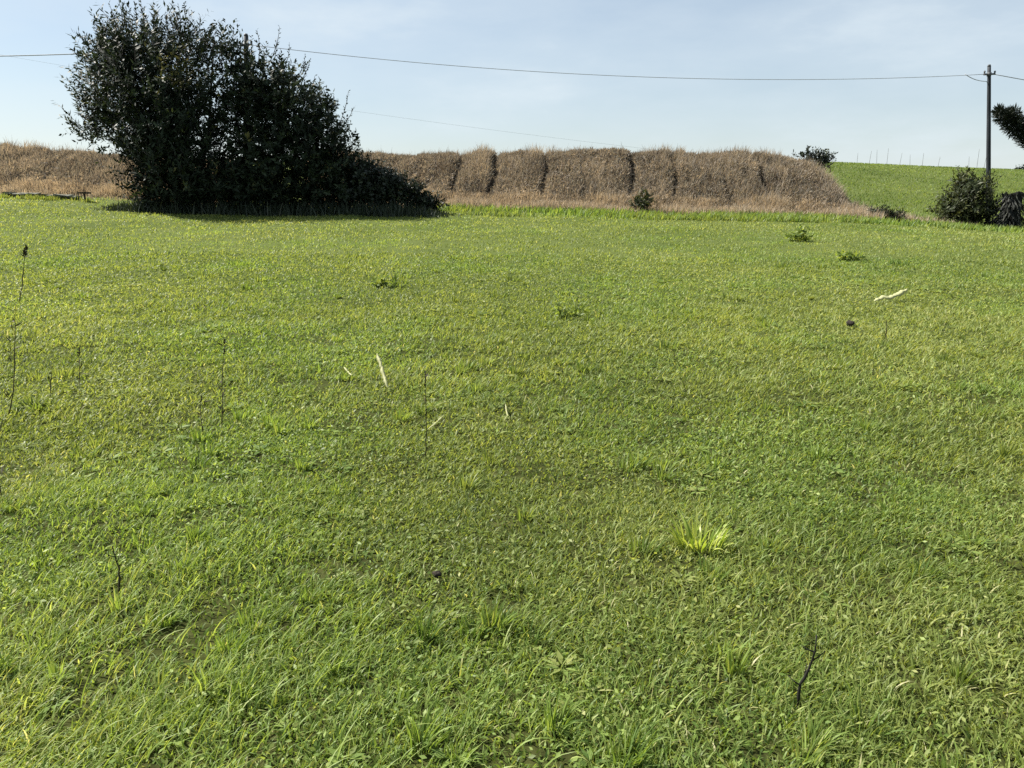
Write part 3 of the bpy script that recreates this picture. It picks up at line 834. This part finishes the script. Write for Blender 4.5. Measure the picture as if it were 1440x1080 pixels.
# ------------------------------------------------------------------ stalks, strips, twigs and tufts in the meadow
def stalk(label, b, t, w, head=0, hue=.3, leafy=0, kink=0, name='stalk', group='thin dark stalks in the meadow', cat='stalk'):
    P = ground_at(*b)
    E = at(t[0], t[1], P[1] - .02)
    root = empty(name, P); tag(root, label, cat, group)
    s = np.linspace(0, 1, 10)[:, None]
    ln = np.linalg.norm(E - P)
    pts = P - [0, 0, .02] + (E - P + [0, 0, .02]) * s
    pts[:, 0] += (np.sin(s[:, 0] * 3.1) * rng.normal(0, .03) * ln + np.sin(s[:, 0] * 7) * .006 * ln + kink * np.sin(s[:, 0] * 6.3) * ln)
    K = Soup(); tube(K, pts + rng.normal(0, w * .5, pts.shape), w * (1 - .65 * s[:, 0]) * (1 + rng.normal(0, .12, 10)), 6, hue)
    if name == 'twig':
        for q_ in (.35, .55, .72, .86):
            i_ = int(q_ * 9); v_ = unit(1)[0] * .5 + np.array([0, 0, .6]); v_[0] += .5 * (-1)**i_
            tube(K, [pts[i_], pts[i_] + v_ * ln * .10, pts[i_] + v_ * ln * .17 + [0, 0, .02 * ln]], [w * .5, w * .35, w * .15], 5, hue)
    K.build('stem', M_twig, root)
    if head:
        K = Soup(); n = 40
        dirs = unit(n); tt = rng.random(n)
        c = E + (P - E) * (tt * .18)[:, None]
        leaves(K, c, norm(dirs * .7 + [0, 0, .7]), unit(n), np.full(n, head), np.full(n, head * .5), np.clip(rng.normal(.15, .1, n), 0, 1))
        K.build('seed_head', M_twig, root)
    if leafy:
        K = Soup(); n = leafy
        tt = .1 + .85 * rng.random(n)
        c = P + (E - P) * tt[:, None]
        leaves(K, c, norm(unit(n) * .8 + [0, 0, .6]), unit(n), .03 + .05 * rng.random(n), np.full(n, .012), np.clip(rng.normal(.6, .2, n), 0, 1))
        K.build('leaves', M_twig, root)
    return root


stalk('tallest thin dark stalk in the left half of the meadow, right of the leafy one', (311, 600), (316, 478), .0036, leafy=12, head=.016, hue=.5)
stalk('thin straight brown stalk standing right below the pale upright straw', (597, 642), (598, 522), .004, hue=.4, leafy=7, head=.012)
stalk('short dark stalk between the leafy stalk and the tallest thin stalk', (112, 543), (112, 490), .004, leafy=8, head=.014, hue=.5)
stalk('short faint stalk just left of another short dark one near the left edge', (69, 562), (72, 512), .0045, hue=.5, leafy=4)
stalk('tall leafy stalk close to the left edge of the meadow', (11, 585), (21, 425), .0045, leafy=18, hue=.6)
stalk('dark upright stalk cut by the left edge of the picture', (2, 700), (4, 585), .004, leafy=5)
stalk('stalk with a dark seed head far out near the left edge', (26, 425), (37, 348), .008, head=.05, hue=.5)
stalk('short faint stalk beside the foot of the tallest thin stalk', (285, 612), (283, 556), .003, hue=.45, leafy=6, head=.012)
stalk('thick dark twig leaning left in the near grass at left', (166, 832), (158, 768), .005, hue=.15, name='twig', cat='twig', group='dark twigs in the grass')
stalk('bent dark twig standing in the near grass at right', (1122, 992), (1147, 893), .0058, hue=0, kink=-.04, name='twig', cat='twig', group='dark twigs in the grass')
stalk('short faint stalk in the right half of the meadow below the dark clod', (1246, 478), (1247, 450), .008, hue=.4)


def strip(label, pts, w, lift=.03, name='straw', hue=.6, tilt=.25):
    """a pale ribbon of dry straw lying or standing on the grass"""
    Y = ground_at(pts[-1][0], max(p[1] for p in pts))[1]
    pm = max(p[1] for p in pts); hp = max(pm - min(p[1] for p in pts), 1)
    c = np.array([at(p[0], p[1], Y + tilt * (pm - p[1]) / hp) for p in pts]); c[:, 2] += lift
    n = 22
    i = np.linspace(0, len(c) - 1, n)
    C = np.stack([np.interp(i, np.arange(len(c)), c[:, k]) for k in range(3)], 1) + rng.normal(0, w * .07, (n, 3))
    T = norm(np.gradient(C, axis=0))
    side = norm(np.cross(T, np.array([-.25, -.55, .8])))
    ww = w * .5 * (np.clip(np.sin(np.linspace(.2, 2.95, n)) * 1.9, 0, 1) * (.72 + .5 * rng.random(n)))[:, None]
    nrm = norm(np.cross(side, T)) * .003
    V = np.stack([C - side * ww, C + nrm * 1.5, C + side * ww, C - nrm], 1).reshape(1, -1, 3)
    fc = []
    for k in range(n - 1):
        for a, b in ((0, 1), (1, 2), (2, 3), (3, 0)):
            fc.append((k * 4 + a, k * 4 + b, (k + 1) * 4 + b, (k + 1) * 4 + a))
    K = Soup(); K.add(V, fc, hue)
    o = K.build(name, M_pale, origin=C[0])
    return tag(o, label, 'straw', 'pale bits of straw on the meadow')


strip('long pale bent straw lying far out at the right of the meadow', [(1229, 427), (1240, 423), (1252, 424), (1263, 418), (1275, 412)], .07, .05)
strip('pale straw standing upright near the middle left of the meadow', [(530, 506), (536, 520), (539, 534), (545, 552)], .034, .05)
strip('tiny pale straw just left of the upright pale straw', [(484, 521), (489, 527), (495, 533)], .018, .03)
strip('pale straw slanting from the foot of the thin brown stalk', [(624, 592), (613, 603), (602, 612)], .015, .04)
strip('very short pale upright straw in the middle of the meadow', [(711, 574), (712, 582), (714, 591)], .011, .03)
strip('whitish curled dead leaf under the bright yellow-green tuft', [(1000, 767), (1009, 770), (1018, 768)], .022, .03, name='dead_leaf')


def clod(label, px, py, s):
    P = ground_at(px, py)
    n = 14
    th = np.linspace(0, math.pi, 8); ph = np.arange(n) * 2 * math.pi / n
    V = []
    for a in th:
        for b in ph:
            d = np.array([math.sin(a) * math.cos(b), math.sin(a) * math.sin(b), math.cos(a) * .7])
            V.append(P + [0, 0, s * .75 + .02] + d * s * (.45 + 1.2 * float(fbm(d[0] * 2.4 + px, d[1] * 2.4, d[2] * 2.4))))
    fc = [(i * n + j, (i + 1) * n + j, (i + 1) * n + (j + 1) % n, i * n + (j + 1) % n) for i in range(7) for j in range(n)]
    K = Soup(); K.add(np.array(V)[None], fc, .5)
    return tag(K.build('clod', M_clod, origin=P), label, 'clod', 'dark clods of earth')


clod('dark clod of earth far out in the meadow below the long pale straw', 1195, 461, .045)
clod('small dark clod in the near grass at the middle', 615, 818, .018)


def tuft(label, px, py, n, L, W, mat, spread, hue, name='grass_tuft', group=None, lean=.5):
    P = ground_at(px, py)
    root = P
    a = rng.random(n) * 6.28; rr = spread * np.sqrt(rng.random(n))
    B = np.stack([P[0] + rr * np.cos(a), P[1] + rr * np.sin(a) * .6, 0 * a], 1); B[:, 2] = H(B[:, 0], B[:, 1])
    K = Soup()
    lv = np.stack([np.cos(a), np.sin(a)], 1) * (lean * (.3 + rng.random(n)))[:, None]
    blades(K, B, L * (.5 + .7 * rng.random(n)), W * (.6 + .7 * rng.random(n)), a + 1.57 + rng.normal(0, .6, n), lv, np.clip(rng.normal(hue, .28, n), 0, 1), 5)
    return tag(K.build(name, mat, origin=P), label, 'tuft', group)


tuft('bright yellow-green tuft of broad grass blades in the right middle', 982, 772, 85, .14, .015, M_bright, .115, .72, lean=.75)
tuft('low dark weed patch near the left edge', 50, 575, 60, .09, .02, M_weed, .13, .1, name='weed_tuft', lean=.9)
tuft('dark weed cluster in the near left grass right of the thick twig', 235, 812, 44, .07, .011, M_weed, .09, .05, name='weed_tuft', lean=.9)


def weed(label, px, py, wpx, hpx, n, leaf, mat, seed, lift=.5):
    Y = float(ground_at(px, py)[1])
    b = [(px - wpx * .5, py - hpx * .35, wpx * .55, hpx * .5, 0, 1), (px + wpx * .3, py - hpx * lift, wpx * .6, hpx * .55, .05, 1), (px, py - hpx * .2, wpx, hpx * .25, -.03, .8)]
    bush('weed', label, 'weed', b, Y, mat, n, .16, leaf, [(px, px + wpx * .3, py - hpx * .7), (px, px - wpx * .4, py - hpx * .5)], seed, .7, per=7, stemr=.008, base_py=py, stemmat=mat)


weed('leafy green weed with a small dark shadow in the middle of the far meadow', 803, 448, 24, 32, 34, (.06, .022), M_weed, 41)
weed('green weed clump near the far edge of the meadow below the hedge end', 1124, 340, 17, 20, 46, (.13, .05), M_weed, 42)
weed('smaller green weed clump just right of and nearer than the one below the hedge end', 1198, 366, 14, 13, 26, (.11, .045), M_weed, 43)
weed('flat dull weed patch in the left middle of the far meadow', 545, 404, 30, 9, 34, (.08, .03), M_weed, 44)

# thin dry stalks on the crest of the hill
for k, (px, h) in enumerate([(1204, 14), (1221, 18), (1232, 20), (1246, 22), (1264, 17), (1279, 16), (1296, 18), (1318, 14), (1362, 16), (1373, 26), (1383, 20)]):
    Yk = 84.0 + (k % 3)
    X = at(px, 240, Yk)[0]; zb = float(H(X, Yk))
    K = Soup()
    hh = h * Yk / F
    s = np.linspace(0, 1, 6)[:, None]
    tube(K, np.array([X, Yk, zb - .1]) + np.array([.15 * math.sin(k * 2.1), 0, hh + .1]) * s, .014 * (1.2 - .5 * s[:, 0]), 6, .5)
    tag(K.build('dry_stalk', M_twig, origin=(X, Yk, zb)), 'thin dry stalk standing against the sky on the green hill crest', 'stalk', 'thin dry stalks on the hill crest')

# ------------------------------------------------------------------ light
SUN_DIR = norm(np.array([-.80, .30, .90]))          # towards the sun
sun_d = bpy.data.lights.new('sun', 'SUN'); sun_d.energy = 5.0; sun_d.angle = math.radians(.5); sun_d.color = (1, .95, .86)
sun = bpy.data.objects.new('sun', sun_d); COL.objects.link(sun)
sun.rotation_euler = Vector(SUN_DIR).to_track_quat('Z', 'Y').to_euler()
elev = math.asin(SUN_DIR[2])

w = bpy.data.worlds.new('World'); SC.world = w; w.use_nodes = True
nt = w.node_tree; nt.nodes.clear()
out = nt.nodes.new('ShaderNodeOutputWorld'); bg = nt.nodes.new('ShaderNodeBackground')
sky = nt.nodes.new('ShaderNodeTexSky'); sky.sky_type = 'NISHITA'; sky.sun_disc = False
sky.sun_elevation = elev
sky.sun_rotation = math.atan2(SUN_DIR[0], SUN_DIR[1])
sky.air_density = 1.0; sky.dust_density = .6; sky.ozone_density = 1.5
# thin high cloud: white veil by a stretched noise in the sky's own directions
tc = nt.nodes.new('ShaderNodeTexCoord')
mp = nt.nodes.new('ShaderNodeMapping'); mp.inputs['Scale'].default_value = (2.2, 2.2, 7.0)
nt.links.new(tc.outputs['Generated'], mp.inputs[0])
nz = nt.nodes.new('ShaderNodeTexNoise'); nz.inputs['Scale'].default_value = 1.6; nz.inputs['Detail'].default_value = 7; nz.inputs['Roughness'].default_value = .55
nt.links.new(mp.outputs[0], nz.inputs['Vector'])
cf = ramp(nt, [(.36, (.38, .38, .38)), (.56, (.54, .54, .54)), (.74, (.85, .85, .85))], nz.outputs['Fac'])
mx = nt.nodes.new('ShaderNodeMixRGB'); mx.inputs[2].default_value = (6.45, 7.25, 7.75, 1)
nt.links.new(cf, mx.inputs[0]); nt.links.new(sky.outputs[0], mx.inputs[1])
nt.links.new(mx.outputs[0], bg.inputs[0]); bg.inputs[1].default_value = .0505
nt.links.new(bg.outputs[0], out.inputs[0])

SC.view_settings.view_transform = 'Standard'
SC.view_settings.look = 'None'
SC.view_settings.exposure = 1.28
SC.view_settings.gamma = 1.0
SC.render.engine = 'CYCLES'
SC.cycles.max_bounces = 6
SC.cycles.transmission_bounces = 4
SC.cycles.use_denoising = False
